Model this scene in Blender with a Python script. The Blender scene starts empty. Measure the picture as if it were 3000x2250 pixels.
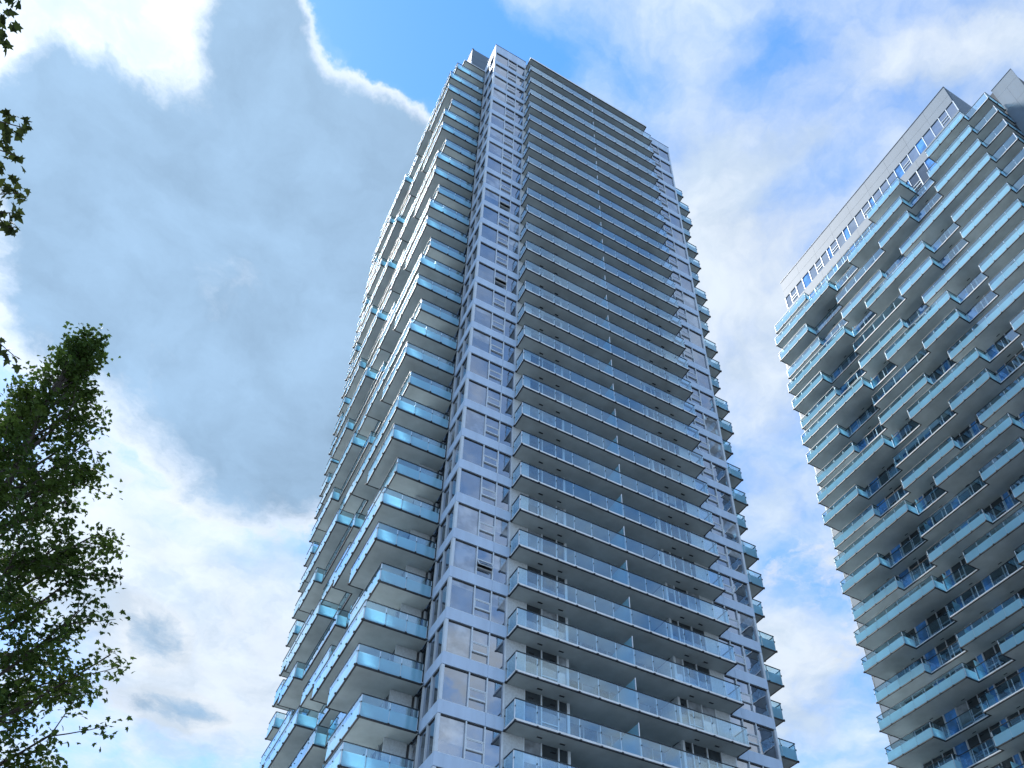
import bpy, math, random
from mathutils import Matrix, Vector
random.seed(11)
S = bpy.context.scene
COL = S.collection

# ------------------------------------------------------------------ camera
CAM = Vector((-13.671, -35.003, 1.6))
R = Matrix(((0.8851624, -0.3075189, -0.3491699),
            (-0.4647268, -0.5476783, -0.6957567),
            (0.0227255, 0.7781263, -0.6276966)))
FPX, PPY = 2690.8, 699.8                      # focal length and vertical shift for a 3000 px wide frame
cd = bpy.data.cameras.new('camera')
cd.sensor_fit = 'HORIZONTAL'; cd.sensor_width = 36.0
cd.lens = 36.0 * FPX / 3000.0
cd.shift_y = PPY / 3000.0                     # tall photograph cropped to its upper part
cd.clip_start = 0.1; cd.clip_end = 6000
co = bpy.data.objects.new('camera', cd); COL.objects.link(co)
co.matrix_world = Matrix.Translation(CAM) @ R.to_4x4()
S.camera = co
RT = R.transposed()
def project(p):
    v = RT @ (Vector(p) - CAM)
    if v.z > -0.1: return None
    return (1500 + FPX * v.x / -v.z, 1125 + PPY - FPX * v.y / -v.z, -v.z)

# ------------------------------------------------------------------ light
SUN_AZ, SUN_EL = math.radians(-33.0), math.radians(57.0)
SUN = Vector((math.sin(SUN_AZ) * math.cos(SUN_EL), math.cos(SUN_AZ) * math.cos(SUN_EL), math.sin(SUN_EL)))
ld = bpy.data.lights.new('sun', 'SUN'); ld.energy = 3.0; ld.angle = math.radians(14); ld.color = (1.0, 0.98, 0.95)
lo = bpy.data.objects.new('sun', ld); COL.objects.link(lo)
lo.rotation_euler = SUN.to_track_quat('Z', 'Y').to_euler()
lo.location = (-60, 60, 160)

W = bpy.data.worlds.new('World'); S.world = W; W.use_nodes = True
def build_world():
    nt = W.node_tree; N = nt.nodes; L = nt.links
    for n in list(N): N.remove(n)
    def nd(t, **k):
        n = N.new(t)
        for a, b in k.items(): setattr(n, a, b)
        return n
    def put(sock, v):
        if hasattr(v, 'is_output'): L.new(v, sock)
        else: sock.default_value = v
    def mth(op, a, b=0.0, c=None, clamp=False):
        n = nd('ShaderNodeMath', operation=op, use_clamp=clamp)
        put(n.inputs[0], a); put(n.inputs[1], b)
        if c is not None: put(n.inputs[2], c)
        return n.outputs[0]
    def smooth(v, a, b, lo_=0.0, hi_=1.0):
        n = nd('ShaderNodeMapRange', interpolation_type='SMOOTHSTEP')
        put(n.inputs[0], v); put(n.inputs[1], a); put(n.inputs[2], b); put(n.inputs[3], lo_); put(n.inputs[4], hi_)
        return n.outputs[0]
    def mix(f, a, b):
        n = nd('ShaderNodeMix', data_type='RGBA')
        put(n.inputs[0], f); put(n.inputs[6], a); put(n.inputs[7], b)
        return n.outputs[2]
    tc = nd('ShaderNodeTexCoord')
    sep = nd('ShaderNodeSeparateXYZ'); L.new(tc.outputs['Generated'], sep.inputs[0])
    zc = mth('MAXIMUM', mth('ADD', sep.outputs[2], 0.15), 0.06)
    cmb = nd('ShaderNodeCombineXYZ')
    L.new(mth('DIVIDE', sep.outputs[0], zc), cmb.inputs[0]); L.new(mth('DIVIDE', sep.outputs[1], zc), cmb.inputs[1])
    P0 = cmb.outputs[0]                        # position on the cloud layer
    def noise(vec, scale, detail=6.0, rough=0.55, dist=0.0):
        n = nd('ShaderNodeTexNoise'); n.noise_dimensions = '3D'
        L.new(vec, n.inputs['Vector']); n.inputs['Scale'].default_value = scale
        n.inputs['Detail'].default_value = detail; n.inputs['Roughness'].default_value = rough
        n.inputs['Distortion'].default_value = dist
        return n.outputs
    # billowing: push the layer position about with noise
    wn = noise(P0, 5.0, 7.0, 0.58)
    sub = nd('ShaderNodeVectorMath', operation='SUBTRACT'); L.new(wn[1], sub.inputs[0]); sub.inputs[1].default_value = (0.5, 0.5, 0.5)
    scl = nd('ShaderNodeVectorMath', operation='SCALE'); L.new(sub.outputs[0], scl.inputs[0]); scl.inputs[3].default_value = 0.15
    add = nd('ShaderNodeVectorMath', operation='ADD'); L.new(P0, add.inputs[0]); L.new(scl.outputs[0], add.inputs[1])
    P1 = add.outputs[0]
    def blob(e, soft=(1.25, 0.35), vec=None):
        cx, cy, an, a, b = e
        m = nd('ShaderNodeMapping', vector_type='TEXTURE')
        L.new(vec or P1, m.inputs[0]); m.inputs[1].default_value = (cx, cy, 0)
        m.inputs[2].default_value = (0, 0, an); m.inputs[3].default_value = (a, b, 1)
        ln = nd('ShaderNodeVectorMath', operation='LENGTH')
        s2 = nd('ShaderNodeSeparateXYZ'); L.new(m.outputs[0], s2.inputs[0])
        c2 = nd('ShaderNodeCombineXYZ'); L.new(s2.outputs[0], c2.inputs[0]); L.new(s2.outputs[1], c2.inputs[1])
        L.new(c2.outputs[0], ln.inputs[0])
        return smooth(ln.outputs[1], soft[0], soft[1])
    def total(es, soft=(1.25, 0.35)):
        r = None
        for e in es:
            w = 1.0
            if len(e) == 6: w = e[5]; e = e[:5]
            v = blob(e, soft)
            if w != 1.0: v = mth('MULTIPLY', v, w)
            r = v if r is None else mth('ADD', r, v)
        return r
    THICK = [(-0.0624, 0.6354, 1.5779, 0.2483, 0.1614), (-0.0150, 0.4204, 0.9742, 0.1515, 0.0909), (0.0777, 0.7721, 1.4022, 0.150, 0.1102),
             (-0.1845, 0.5187, 2.2835, 0.0979, 0.0678), (-0.1750, 0.64, 1.7, 0.150, 0.075), (-0.068, 0.37, 1.2009, 0.0679, 0.0433), (-0.1155, 0.5171, 2.7994, 0.0765, 0.0558), (0.0688, 0.4354, 1.4044, 0.1065, 0.0563, 0.7), (0.0807, 0.5464, 1.3798, 0.2124, 0.0762)]
    THICK2 = [(0.0001, 1.1461, -2.4201, 0.0795, 0.0588), (0.0662, 1.2874, 2.9652, 0.0991, 0.05)]
    BLUE = [(0.0488, 0.305, 3.0218, 0.1103, 0.0449, 1.5), (0.1195, 0.2621, 2.7991, 0.1182, 0.0271, 0.45), (0.2967, 0.1558, 2.9385, 0.1309, 0.0203, 0.12),
            (0.3203, 0.18, 2.522, 0.0644, 0.0206, 0.08), (0.4074, 0.2516, 2.1825, 0.0577, 0.0235, 0.35), (0.7686, 0.6299, -2.8902, 0.0993, 0.0539, 0.35)]
    WHITE = [(-0.1542, 0.4146, 2.623, 0.1302, 0.0467), (0.1131, 1.1702, 1.7977, 0.2388, 0.1934), (-0.0669, 1.0361, 1.595, 0.2105, 0.1353),
             (0.4301, 0.3717, 0.7848, 0.1908, 0.1287, 0.6), (0.812, 0.827, 0.8218, 0.2285, 0.1466, 0.6), (0.4214, 0.1126, 2.6657, 0.0834, 0.03, 0.5)]
    fine = noise(P1, 9.0, 8.0, 0.6)[0]
    broad = noise(P0, 2.6, 5.0, 0.5)[0]
    cam_side = smooth(sep.outputs[1], -0.25, 0.05)
    # blue sky
    sky = nd('ShaderNodeTexSky', sky_type='NISHITA'); sky.sun_disc = False
    sky.sun_elevation = SUN_EL; sky.sun_rotation = SUN_AZ % (2 * math.pi)
    sky.altitude = 50; sky.air_density = 1.0; sky.dust_density = 0.1; sky.ozone_density = 1.8
    hs = nd('ShaderNodeHueSaturation'); hs.inputs['Saturation'].default_value = 1.28; hs.inputs['Value'].default_value = 0.72; hs.inputs['Hue'].default_value = 0.5
    L.new(sky.outputs[0], hs.inputs['Color'])
    # how near the line of sight is to the sun (clouds scatter forward)
    dp = nd('ShaderNodeVectorMath', operation='DOT_PRODUCT'); L.new(tc.outputs['Generated'], dp.inputs[0]); dp.inputs[1].default_value = tuple(SUN)
    near = mth('POWER', mth('MAXIMUM', dp.outputs['Value'], 0.0), 9.0)
    # thin veil
    veil = mth('ADD', mth('MULTIPLY', mth('SUBTRACT', fine, 0.5), 1.25), mth('MULTIPLY', mth('SUBTRACT', broad, 0.5), 0.9))
    veil = mth('ADD', veil, mth('ADD', 0.44, mth('MULTIPLY', cam_side, 0.10)))
    veil = mth('ADD', veil, mth('MULTIPLY', total(WHITE), 0.55))
    veil = mth('SUBTRACT', veil, mth('MULTIPLY', total(BLUE, (1.6, 0.2)), 0.7))
    va = smooth(veil, 0.0, 1.0)
    low = smooth(sep.outputs[2], 0.55, 0.12)
    va = mth('MAXIMUM', va, mth('MULTIPLY', low, 0.85))
    wht = nd('ShaderNodeCombineXYZ')
    lit = smooth(dp.outputs['Value'], 0.55, -0.15)           # brighter clouds away from the sun, added to lighten the shaded tower front
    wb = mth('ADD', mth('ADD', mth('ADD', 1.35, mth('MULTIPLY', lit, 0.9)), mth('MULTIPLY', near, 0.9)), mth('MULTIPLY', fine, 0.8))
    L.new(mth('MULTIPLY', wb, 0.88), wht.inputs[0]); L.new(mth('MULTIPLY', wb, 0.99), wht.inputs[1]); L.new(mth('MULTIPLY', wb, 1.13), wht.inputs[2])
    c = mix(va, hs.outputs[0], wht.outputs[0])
    # heavy cloud
    tn = mth('ADD', mth('MULTIPLY', mth('SUBTRACT', fine, 0.5), 0.55), mth('MULTIPLY', mth('SUBTRACT', broad, 0.5), 0.35))
    th = mth('ADD', mth('ADD', total(THICK, (1.55, 0.1)), mth('MULTIPLY', total(THICK2, (1.6, 0.2)), 0.85)), tn)
    # the same kind of cloud goes on over the rest of the sky, in scattered banks
    elsewhere = mth('MULTIPLY', smooth(broad, 0.50, 0.68), mth('SUBTRACT', 1.0, smooth(dp.outputs['Value'], 0.55, 0.75)))
    th = mth('ADD', th, mth('MULTIPLY', elsewhere, 0.42))
    th = mth('SUBTRACT', th, mth('MULTIPLY', blob((0.060, 0.300, 2.95, 0.112, 0.050), (1.75, 0.35)), 1.45))
    rag = noise(P1, 24.0, 6.0, 0.65)[0]
    th = mth('ADD', th, mth('MULTIPLY', mth('SUBTRACT', rag, 0.5), 0.8))
    rim = smooth(th, 0.18, 0.52)
    gray = smooth(th, 0.34, 1.05)
    rimc = nd('ShaderNodeCombineXYZ')
    rb = mth('ADD', 1.75, mth('MULTIPLY', near, 0.8))
    L.new(mth('MULTIPLY', rb, 0.93), rimc.inputs[0]); L.new(rb, rimc.inputs[1]); L.new(mth('MULTIPLY', rb, 1.08), rimc.inputs[2])
    c = mix(mth('MULTIPLY', rim, mth('ADD', 0.45, mth('MULTIPLY', rag, 0.75))), c, rimc.outputs[0])
    mot = noise(P1, 6.0, 7.0, 0.62)[0]
    soft = mth('MULTIPLY', smooth(mot, 0.42, 0.66), 0.42)
    gb = mth('ADD', mth('ADD', 0.36, mth('MULTIPLY', mth('ADD', fine, mth('MULTIPLY', broad, 0.5)), 0.78)), mth('MULTIPLY', near, 0.28))
    grc = nd('ShaderNodeCombineXYZ')
    L.new(mth('MULTIPLY', gb, 0.70), grc.inputs[0]); L.new(mth('MULTIPLY', gb, 1.06), grc.inputs[1]); L.new(mth('MULTIPLY', gb, 1.50), grc.inputs[2])
    c = mix(mth('MAXIMUM', gray, mth('MULTIPLY', soft, va)), c, grc.outputs[0])
    bg = nd('ShaderNodeBackground'); L.new(c, bg.inputs[0]); bg.inputs[1].default_value = 0.15
    out = nd('ShaderNodeOutputWorld'); L.new(bg.outputs[0], out.inputs[0])
build_world()
W.cycles.sampling_method = 'MANUAL' if hasattr(W.cycles, 'sampling_method') else W.cycles.sampling_method
try: W.cycles.sample_map_resolution = 1024
except Exception: pass

S.view_settings.view_transform = 'Standard'; S.view_settings.look = 'None'
S.view_settings.exposure = 1.7; S.view_settings.gamma = 1.0; S.view_settings.use_curve_mapping = False
S.cycles.max_bounces = 8; S.cycles.transparent_max_bounces = 24; S.cycles.diffuse_bounces = 4; S.cycles.glossy_bounces = 5
S.cycles.caustics_reflective = False; S.cycles.caustics_refractive = False

# ------------------------------------------------------------------ materials
def mat_nodes(name):
    m = bpy.data.materials.new(name); m.use_nodes = True
    nt = m.node_tree
    for n in list(nt.nodes): nt.nodes.remove(n)
    return m, nt, nt.nodes, nt.links
def pos_noise(N, L, scale, detail=4.0, rough=0.55, stretch=(1, 1, 1)):
    g = N.new('ShaderNodeNewGeometry'); m = N.new('ShaderNodeMapping'); m.inputs[3].default_value = stretch
    L.new(g.outputs['Position'], m.inputs[0])
    n = N.new('ShaderNodeTexNoise'); L.new(m.outputs[0], n.inputs['Vector'])
    n.inputs['Scale'].default_value = scale; n.inputs['Detail'].default_value = detail; n.inputs['Roughness'].default_value = rough
    return n.outputs[0]
def plain(name, col, rough=0.5, metal=0.0, var=0.12, nscale=1.5, stretch=(1, 1, 1), bump=0.0, bscale=60, spec=0.5):
    m, nt, N, L = mat_nodes(name)
    p = N.new('ShaderNodeBsdfPrincipled'); o = N.new('ShaderNodeOutputMaterial'); L.new(p.outputs[0], o.inputs[0])
    n = pos_noise(N, L, nscale, 6, 0.6, stretch)
    mr = N.new('ShaderNodeMapRange'); L.new(n, mr.inputs[0]); mr.inputs[1].default_value = 0.3; mr.inputs[2].default_value = 0.7
    mr.inputs[3].default_value = 1 - var; mr.inputs[4].default_value = 1 + var
    vm = N.new('ShaderNodeVectorMath'); vm.operation = 'SCALE'; vm.inputs[0].default_value = col; L.new(mr.outputs[0], vm.inputs[3])
    L.new(vm.outputs[0], p.inputs['Base Color'])
    p.inputs['Roughness'].default_value = rough; p.inputs['Metallic'].default_value = metal
    p.inputs['Specular IOR Level'].default_value = spec
    if bump:
        b = N.new('ShaderNodeBump'); b.inputs['Strength'].default_value = bump; b.inputs['Distance'].default_value = 0.01
        L.new(pos_noise(N, L, bscale, 3), b.inputs['Height']); L.new(b.outputs[0], p.inputs['Normal'])
    return m
def schlick(N, L, f0, normal=None):
    g = N.new('ShaderNodeNewGeometry')
    d = N.new('ShaderNodeVectorMath'); d.operation = 'DOT_PRODUCT'
    L.new(g.outputs['Incoming'], d.inputs[0]); L.new(g.outputs['Normal'], d.inputs[1])
    a = N.new('ShaderNodeMath'); a.operation = 'ABSOLUTE'; L.new(d.outputs['Value'], a.inputs[0])
    s = N.new('ShaderNodeMath'); s.operation = 'SUBTRACT'; s.inputs[0].default_value = 1.0; L.new(a.outputs[0], s.inputs[1]); s.use_clamp = True
    p = N.new('ShaderNodeMath'); p.operation = 'POWER'; L.new(s.outputs[0], p.inputs[0]); p.inputs[1].default_value = 5.0
    k = N.new('ShaderNodeMath'); k.operation = 'MULTIPLY_ADD'; L.new(p.outputs[0], k.inputs[0]); k.inputs[1].default_value = 1 - f0; k.inputs[2].default_value = f0
    return k.outputs[0]
def window_glass(name, dark, f0, tint, wav=0.015):
    m, nt, N, L = mat_nodes(name)
    o = N.new('ShaderNodeOutputMaterial'); mx = N.new('ShaderNodeMixShader')
    df = N.new('ShaderNodeBsdfDiffuse'); gl = N.new('ShaderNodeBsdfGlossy'); gl.inputs['Roughness'].default_value = 0.015
    n = pos_noise(N, L, 0.9, 3)
    cr = N.new('ShaderNodeMix'); cr.data_type = 'RGBA'; cr.inputs[6].default_value = (*dark, 1); cr.inputs[7].default_value = (*[min(1, c * 2.2) for c in dark], 1)
    mr = N.new('ShaderNodeMapRange'); L.new(n, mr.inputs[0]); mr.inputs[1].default_value = 0.42; mr.inputs[2].default_value = 0.62
    L.new(mr.outputs[0], cr.inputs[0]); L.new(cr.outputs[2], df.inputs[0])
    gl.inputs[0].default_value = (*tint, 1)
    b = N.new('ShaderNodeBump'); b.inputs['Strength'].default_value = 0.25; b.inputs['Distance'].default_value = wav
    L.new(pos_noise(N, L, 0.8, 1.5), b.inputs['Height']); L.new(b.outputs[0], gl.inputs['Normal'])
    L.new(schlick(N, L, f0), mx.inputs[0]); L.new(df.outputs[0], mx.inputs[1]); L.new(gl.outputs[0], mx.inputs[2]); L.new(mx.outputs[0], o.inputs[0])
    return m
def rail_glass(name, tint, f0=0.07, frit=0.0, fcol=(0.6, 0.85, 0.9)):
    m, nt, N, L = mat_nodes(name)
    o = N.new('ShaderNodeOutputMaterial'); mx = N.new('ShaderNodeMixShader')
    tr = N.new('ShaderNodeBsdfTransparent'); tr.inputs[0].default_value = (*tint, 1)
    gl = N.new('ShaderNodeBsdfGlossy'); gl.inputs['Roughness'].default_value = 0.01 if not frit else 0.06
    gl.inputs[0].default_value = (0.80, 0.92, 1, 1)
    body = tr.outputs[0]
    if frit:
        tl = N.new('ShaderNodeBsdfTranslucent'); tl.inputs[0].default_value = (*fcol, 1)
        df = N.new('ShaderNodeBsdfDiffuse'); df.inputs[0].default_value = (*[c for c in fcol], 1)
        oi = N.new('ShaderNodeObjectInfo'); vr = N.new('ShaderNodeMapRange'); L.new(oi.outputs['Random'], vr.inputs[0])
        vr.inputs[3].default_value = 0.91; vr.inputs[4].default_value = 1.0
        dn = N.new('ShaderNodeMath'); dn.operation = 'MULTIPLY'; L.new(vr.outputs[0], dn.inputs[0])
        d2 = N.new('ShaderNodeMapRange'); L.new(pos_noise(N, L, 1.7, 4, 0.6, (1, 1, 0.4)), d2.inputs[0]); d2.inputs[1].default_value = 0.3; d2.inputs[2].default_value = 0.7; d2.inputs[3].default_value = 0.93; d2.inputs[4].default_value = 1.0
        L.new(d2.outputs[0], dn.inputs[1])
        for sh, cc in ((tl, fcol), (df, fcol)):
            vs = N.new('ShaderNodeVectorMath'); vs.operation = 'SCALE'; vs.inputs[0].default_value = cc; L.new(dn.outputs[0], vs.inputs[3]); L.new(vs.outputs[0], sh.inputs[0])
        a = N.new('ShaderNodeMixShader'); a.inputs[0].default_value = 0.42; L.new(tl.outputs[0], a.inputs[1]); L.new(df.outputs[0], a.inputs[2])
        b = N.new('ShaderNodeMixShader'); b.inputs[0].default_value = frit; L.new(tr.outputs[0], b.inputs[1]); L.new(a.outputs[0], b.inputs[2])
        body = b.outputs[0]
    L.new(schlick(N, L, f0), mx.inputs[0]); L.new(body, mx.inputs[1]); L.new(gl.outputs[0], mx.inputs[2]); L.new(mx.outputs[0], o.inputs[0])
    return m
M = {}
M['panel'] = plain('silver_cladding', (0.45, 0.58, 0.74), 0.5, 0.05, 0.09, 1.6, (1, 1, 0.12), spec=0.35)
M['frame'] = plain('window_aluminium', (0.56, 0.63, 0.68), 0.38, 0.2, 0.05, 3)
M['rail'] = plain('dark_rail_paint', (0.035, 0.045, 0.05), 0.35, 0.4, 0.1, 3)
M['post'] = plain('bare_aluminium', (0.76, 0.80, 0.84), 0.35, 0.3, 0.05, 3)
M['dark'] = plain('black_trim_and_shade', (0.012, 0.014, 0.016), 0.5, 0.0, 0.2, 4)  # black trim, clips and vents; also painted shade in window openings
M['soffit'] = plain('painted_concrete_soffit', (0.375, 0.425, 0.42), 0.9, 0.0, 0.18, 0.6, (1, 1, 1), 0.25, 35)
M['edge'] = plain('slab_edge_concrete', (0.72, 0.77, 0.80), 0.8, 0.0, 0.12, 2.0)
M['stucco'] = plain('stippled_concrete', (0.45, 0.51, 0.55), 0.92, 0.0, 0.16, 9.0, (1, 1, 1), 0.6, 45)
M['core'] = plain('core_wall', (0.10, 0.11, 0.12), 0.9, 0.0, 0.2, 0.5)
M['pent'] = plain('penthouse_panel', (0.125, 0.175, 0.225), 0.6, 0.0, 0.07, 0.9, (1, 1, 0.2), spec=0.2)
M['pane'] = window_glass('window_pane', (0.035, 0.05, 0.07), 0.38, (0.88, 0.93, 1.0))
M['paned'] = window_glass('window_pane_dark', (0.012, 0.015, 0.018), 0.18, (0.9, 0.95, 1.0))
M['blind'] = window_glass('window_pane_blind', (0.16, 0.18, 0.20), 0.30, (0.88, 0.93, 1.0))
M['blue'] = window_glass('window_pane_blue_film', (0.05, 0.17, 0.40), 0.12, (0.8, 0.9, 1.0))
M['clear'] = rail_glass('balcony_glass_clear', (0.80, 0.93, 0.98), 0.15)
M['frit'] = rail_glass('balcony_glass_frosted', (0.70, 0.92, 0.97), 0.12, 0.94, (0.48, 0.84, 1.0))
M['ground'] = plain('paving', (0.15, 0.16, 0.17), 0.9, 0, 0.25, 0.4)
M['asphalt'] = plain('asphalt', (0.06, 0.06, 0.062), 0.9, 0, 0.2, 3)
M['bark'] = plain('bark', (0.05, 0.042, 0.035), 0.95, 0, 0.35, 12, (1, 1, 0.2), 0.6, 40)
def leaf_mat(name, col):
    m, nt, N, L = mat_nodes(name)
    o = N.new('ShaderNodeOutputMaterial'); a = N.new('ShaderNodeMixShader'); a.inputs[0].default_value = 0.30
    p = N.new('ShaderNodeBsdfPrincipled'); t = N.new('ShaderNodeBsdfTranslucent')
    n = pos_noise(N, L, 1.3, 3)
    cr = N.new('ShaderNodeValToRGB'); L.new(n, cr.inputs[0])
    cr.color_ramp.elements[0].position = 0.32; cr.color_ramp.elements[0].color = (col[0] * 0.65, col[1] * 0.7, col[2] * 0.8, 1)
    cr.color_ramp.elements[1].position = 0.68; cr.color_ramp.elements[1].color = (col[0] * 1.5, col[1] * 1.2, col[2], 1)
    L.new(cr.outputs[0], p.inputs['Base Color']); p.inputs['Roughness'].default_value = 0.6; p.inputs['Specular IOR Level'].default_value = 0.15
    L.new(cr.outputs[0], t.inputs[0])
    L.new(p.outputs[0], a.inputs[1]); L.new(t.outputs[0], a.inputs[2]); L.new(a.outputs[0], o.inputs[0])
    return m
M['leaf'] = leaf_mat('maple_leaf', (0.045, 0.092, 0.018))
M['leaf_dark'] = leaf_mat('maple_leaf_dark', (0.022, 0.040, 0.012))
M['leaf_red'] = leaf_mat('maple_leaf_bronze', (0.07, 0.05, 0.015))

# ------------------------------------------------------------------ helpers
FACES = [(0, 3, 2, 1), (4, 5, 6, 7), (0, 1, 5, 4), (1, 2, 6, 5), (2, 3, 7, 6), (3, 0, 4, 7)]
def box_verts(lo_, hi_):
    x0, y0, z0 = lo_; x1, y1, z1 = hi_
    return [(x0, y0, z0), (x1, y0, z0), (x1, y1, z0), (x0, y1, z0), (x0, y0, z1), (x1, y0, z1), (x1, y1, z1), (x0, y1, z1)]
class MB:
    """collects geometry for one mesh object"""
    def __init__(s): s.v = []; s.f = []; s.m = []; s.mats = []
    def mi(s, mat):
        if mat not in s.mats: s.mats.append(mat)
        return s.mats.index(mat)
    def add(s, verts, faces, mat):
        b = len(s.v); k = s.mi(mat); s.v += [tuple(v) for v in verts]
        s.f += [tuple(b + i for i in f) for f in faces]; s.m += [k] * len(faces)
    def box(s, lo_, hi_, mat):
        l = [min(a, b) for a, b in zip(lo_, hi_)]; h = [max(a, b) for a, b in zip(lo_, hi_)]
        s.add(box_verts(l, h), FACES, mat)
    def tube(s, pts, radii, mat, seg=7):
        rings = []
        for i, p in enumerate(pts):
            d = (pts[min(i + 1, len(pts) - 1)] - pts[max(i - 1, 0)]).normalized()
            u = d.orthogonal().normalized(); w = d.cross(u)
            rings.append([p + (u * math.cos(2 * math.pi * k / seg) + w * math.sin(2 * math.pi * k / seg)) * radii[i] for k in range(seg)])
        vs = [v for r in rings for v in r]; fs = []
        for i in range(len(pts) - 1):
            for k in range(seg):
                a = i * seg + k; b = i * seg + (k + 1) % seg
                fs.append((a, b, b + seg, a + seg))
        fs.append(tuple(range(seg))[::-1]); fs.append(tuple((len(pts) - 1) * seg + k for k in range(seg)))
        s.add(vs, fs, mat)
    def build(s, name, parent=None, origin=(0, 0, 0), kind=None):
        if not s.v: return None
        me = bpy.data.meshes.new(name); o3 = Vector(origin)
        me.from_pydata([Vector(v) - o3 for v in s.v], [], s.f)
        for mt in s.mats: me.materials.append(M[mt])
        me.polygons.foreach_set('material_index', s.m); me.update()
        o = bpy.data.objects.new(name, me); COL.objects.link(o)
        if parent: o.parent = parent
        if kind: o['kind'] = kind
        return o
def empty(name, loc, label, cat, group=None):
    o = bpy.data.objects.new(name, None); COL.objects.link(o); o.location = loc; o.empty_display_size = 2
    o['label'] = label; o['category'] = cat
    if group: o['group'] = group
    return o
MESHES = {}
LIMIT = 300
class Pieces:
    """alike pieces of one thing: the 300 that show largest become objects, the rest one joined part"""
    def __init__(s, root, origin): s.root = root; s.o = Vector(origin); s.d = {}
    def add(s, name, parent, lo_, hi_, mat, tilt=(0, 0, 0), split=None, mat2=None):
        l = Vector([min(a, b) for a, b in zip(lo_, hi_)]); h = Vector([max(a, b) for a, b in zip(lo_, hi_)])
        c = (l + h) / 2; sz = h - l
        xs = []; ys = []
        for v in box_verts(l, h):
            p = project(v)
            if p: xs.append(min(3000, max(0, p[0]))); ys.append(min(2250, max(0, p[1])))
        sc = (max(xs) - min(xs)) * (max(ys) - min(ys)) if xs else 0
        s.d.setdefault(name, []).append((sc, parent, c, sz, mat, tilt, split, mat2))
    @staticmethod
    def geom(sz, split):
        x, y, z = sz / 2
        if split is None: return box_verts((-x, -y, -z), (x, y, z)), FACES, [0] * 6
        v = []
        for zz in (-z, -z + split, z): v += [(-x, -y, zz), (x, -y, zz), (x, y, zz), (-x, y, zz)]
        f = [(0, 3, 2, 1), (8, 9, 10, 11)]; m = [0, 1]
        for lev in (0, 1):
            for k in range(4):
                a = lev * 4 + k; b = lev * 4 + (k + 1) % 4
                f.append((a, b, b + 4, a + 4)); m.append(lev)
        return v, f, m
    def finish(s):
        for name, lst in s.d.items():
            lst.sort(key=lambda t: -t[0])
            for (sc, parent, c, sz, mat, tilt, split, mat2) in lst[:LIMIT]:
                key = (name, round(sz.x, 3), round(sz.y, 3), round(sz.z, 3), mat, split, mat2)
                me = MESHES.get(key)
                if me is None:
                    v, f, mi = s.geom(sz, split); me = bpy.data.meshes.new(name); me.from_pydata(v, [], f)
                    me.materials.append(M[mat])
                    if mat2: me.materials.append(M[mat2])
                    me.polygons.foreach_set('material_index', mi); me.update(); MESHES[key] = me
                o = bpy.data.objects.new(name, me); COL.objects.link(o); o.parent = parent or s.root
                o.location = c - s.o; o.rotation_euler = tilt
            rest = lst[LIMIT:]
            if rest:
                mb = MB()
                for (sc, parent, c, sz, mat, tilt, split, mat2) in rest:
                    v, f, mi = s.geom(sz, split)
                    if any(tilt):
                        from mathutils import Euler
                        rm = Euler(tilt).to_matrix(); v = [rm @ Vector(q) for q in v]
                    b = len(mb.v); k0 = mb.mi(mat); k1 = mb.mi(mat2) if mat2 else k0
                    mb.v += [tuple(Vector(q) + c) for q in v]
                    mb.f += [tuple(b + i for i in q) for q in f]; mb.m += [k1 if i else k0 for i in mi]
                mb.build(name + '_field', s.root, s.o, 'stuff')

# ------------------------------------------------------------------ ground
def ground():
    g = MB(); g.add([(-3000, -3000, 0), (3000, -3000, 0), (3000, 3000, 0), (-3000, 3000, 0)], [(0, 1, 2, 3)], 'ground')
    o = g.build('ground'); o['kind'] = 'structure'
    r = MB(); r.add([(-300, -62, 0.004), (300, -62, 0.004), (300, -48, 0.004), (-300, -48, 0.004)], [(0, 1, 2, 3)], 'asphalt')
    o = r.build('road'); o['kind'] = 'structure'
ground()

# ------------------------------------------------------------------ towers
H = 2.95                       # storey height
DI, DM, DD = 2.48, 3.18, 3.74  # how far the side balconies reach out: ledge, middle, deep
PROF = {
 'a': [(0, 5.1, DM), (5.1, 8.65, DI), (8.65, 14.25, DM), (14.25, 16.95, DI), (16.95, 27.7, DM), (27.7, 30.07, DI)],
 'b': [(0, 8.65, DD), (8.65, 11.85, DI), (11.85, 19.4, DD), (19.4, 22.5, DI), (22.5, 27.7, DM), (27.7, 30.07, DI)],
 'c': [(0, 4.5, DD), (4.5, 8.65, DI), (8.65, 15.55, DM), (15.55, 19.4, DD), (19.4, 22.5, DI), (22.5, 27.7, DM), (27.7, 30.07, DI)],
}
TOP = [(0, 5.1, DM), (5.1, 15.6, DI), (15.6, 20.0, DD), (20.0, 23.3, 1.45), (23.3, 27.7, DM), (27.7, 30.07, DI)]
MULL = [1.17, 2.07, 3.1, 4.2, 5.4, 6.45, 7.45, 8.45, 9.0, 10.05, 11.1, 11.85, 13.0, 14.1, 15.2, 15.8, 16.9, 18.0, 19.05, 19.93, 21.0, 22.08, 23.07, 24.19, 25.26, 26.23, 27.2]
BLUE_COL = {3, 7, 10, 14, 18, 21}
SASH_COL = {5, 8, 13, 19, 24, 1}
GW = 2.33                      # depth of the corner bays in front of the side balconies
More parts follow.
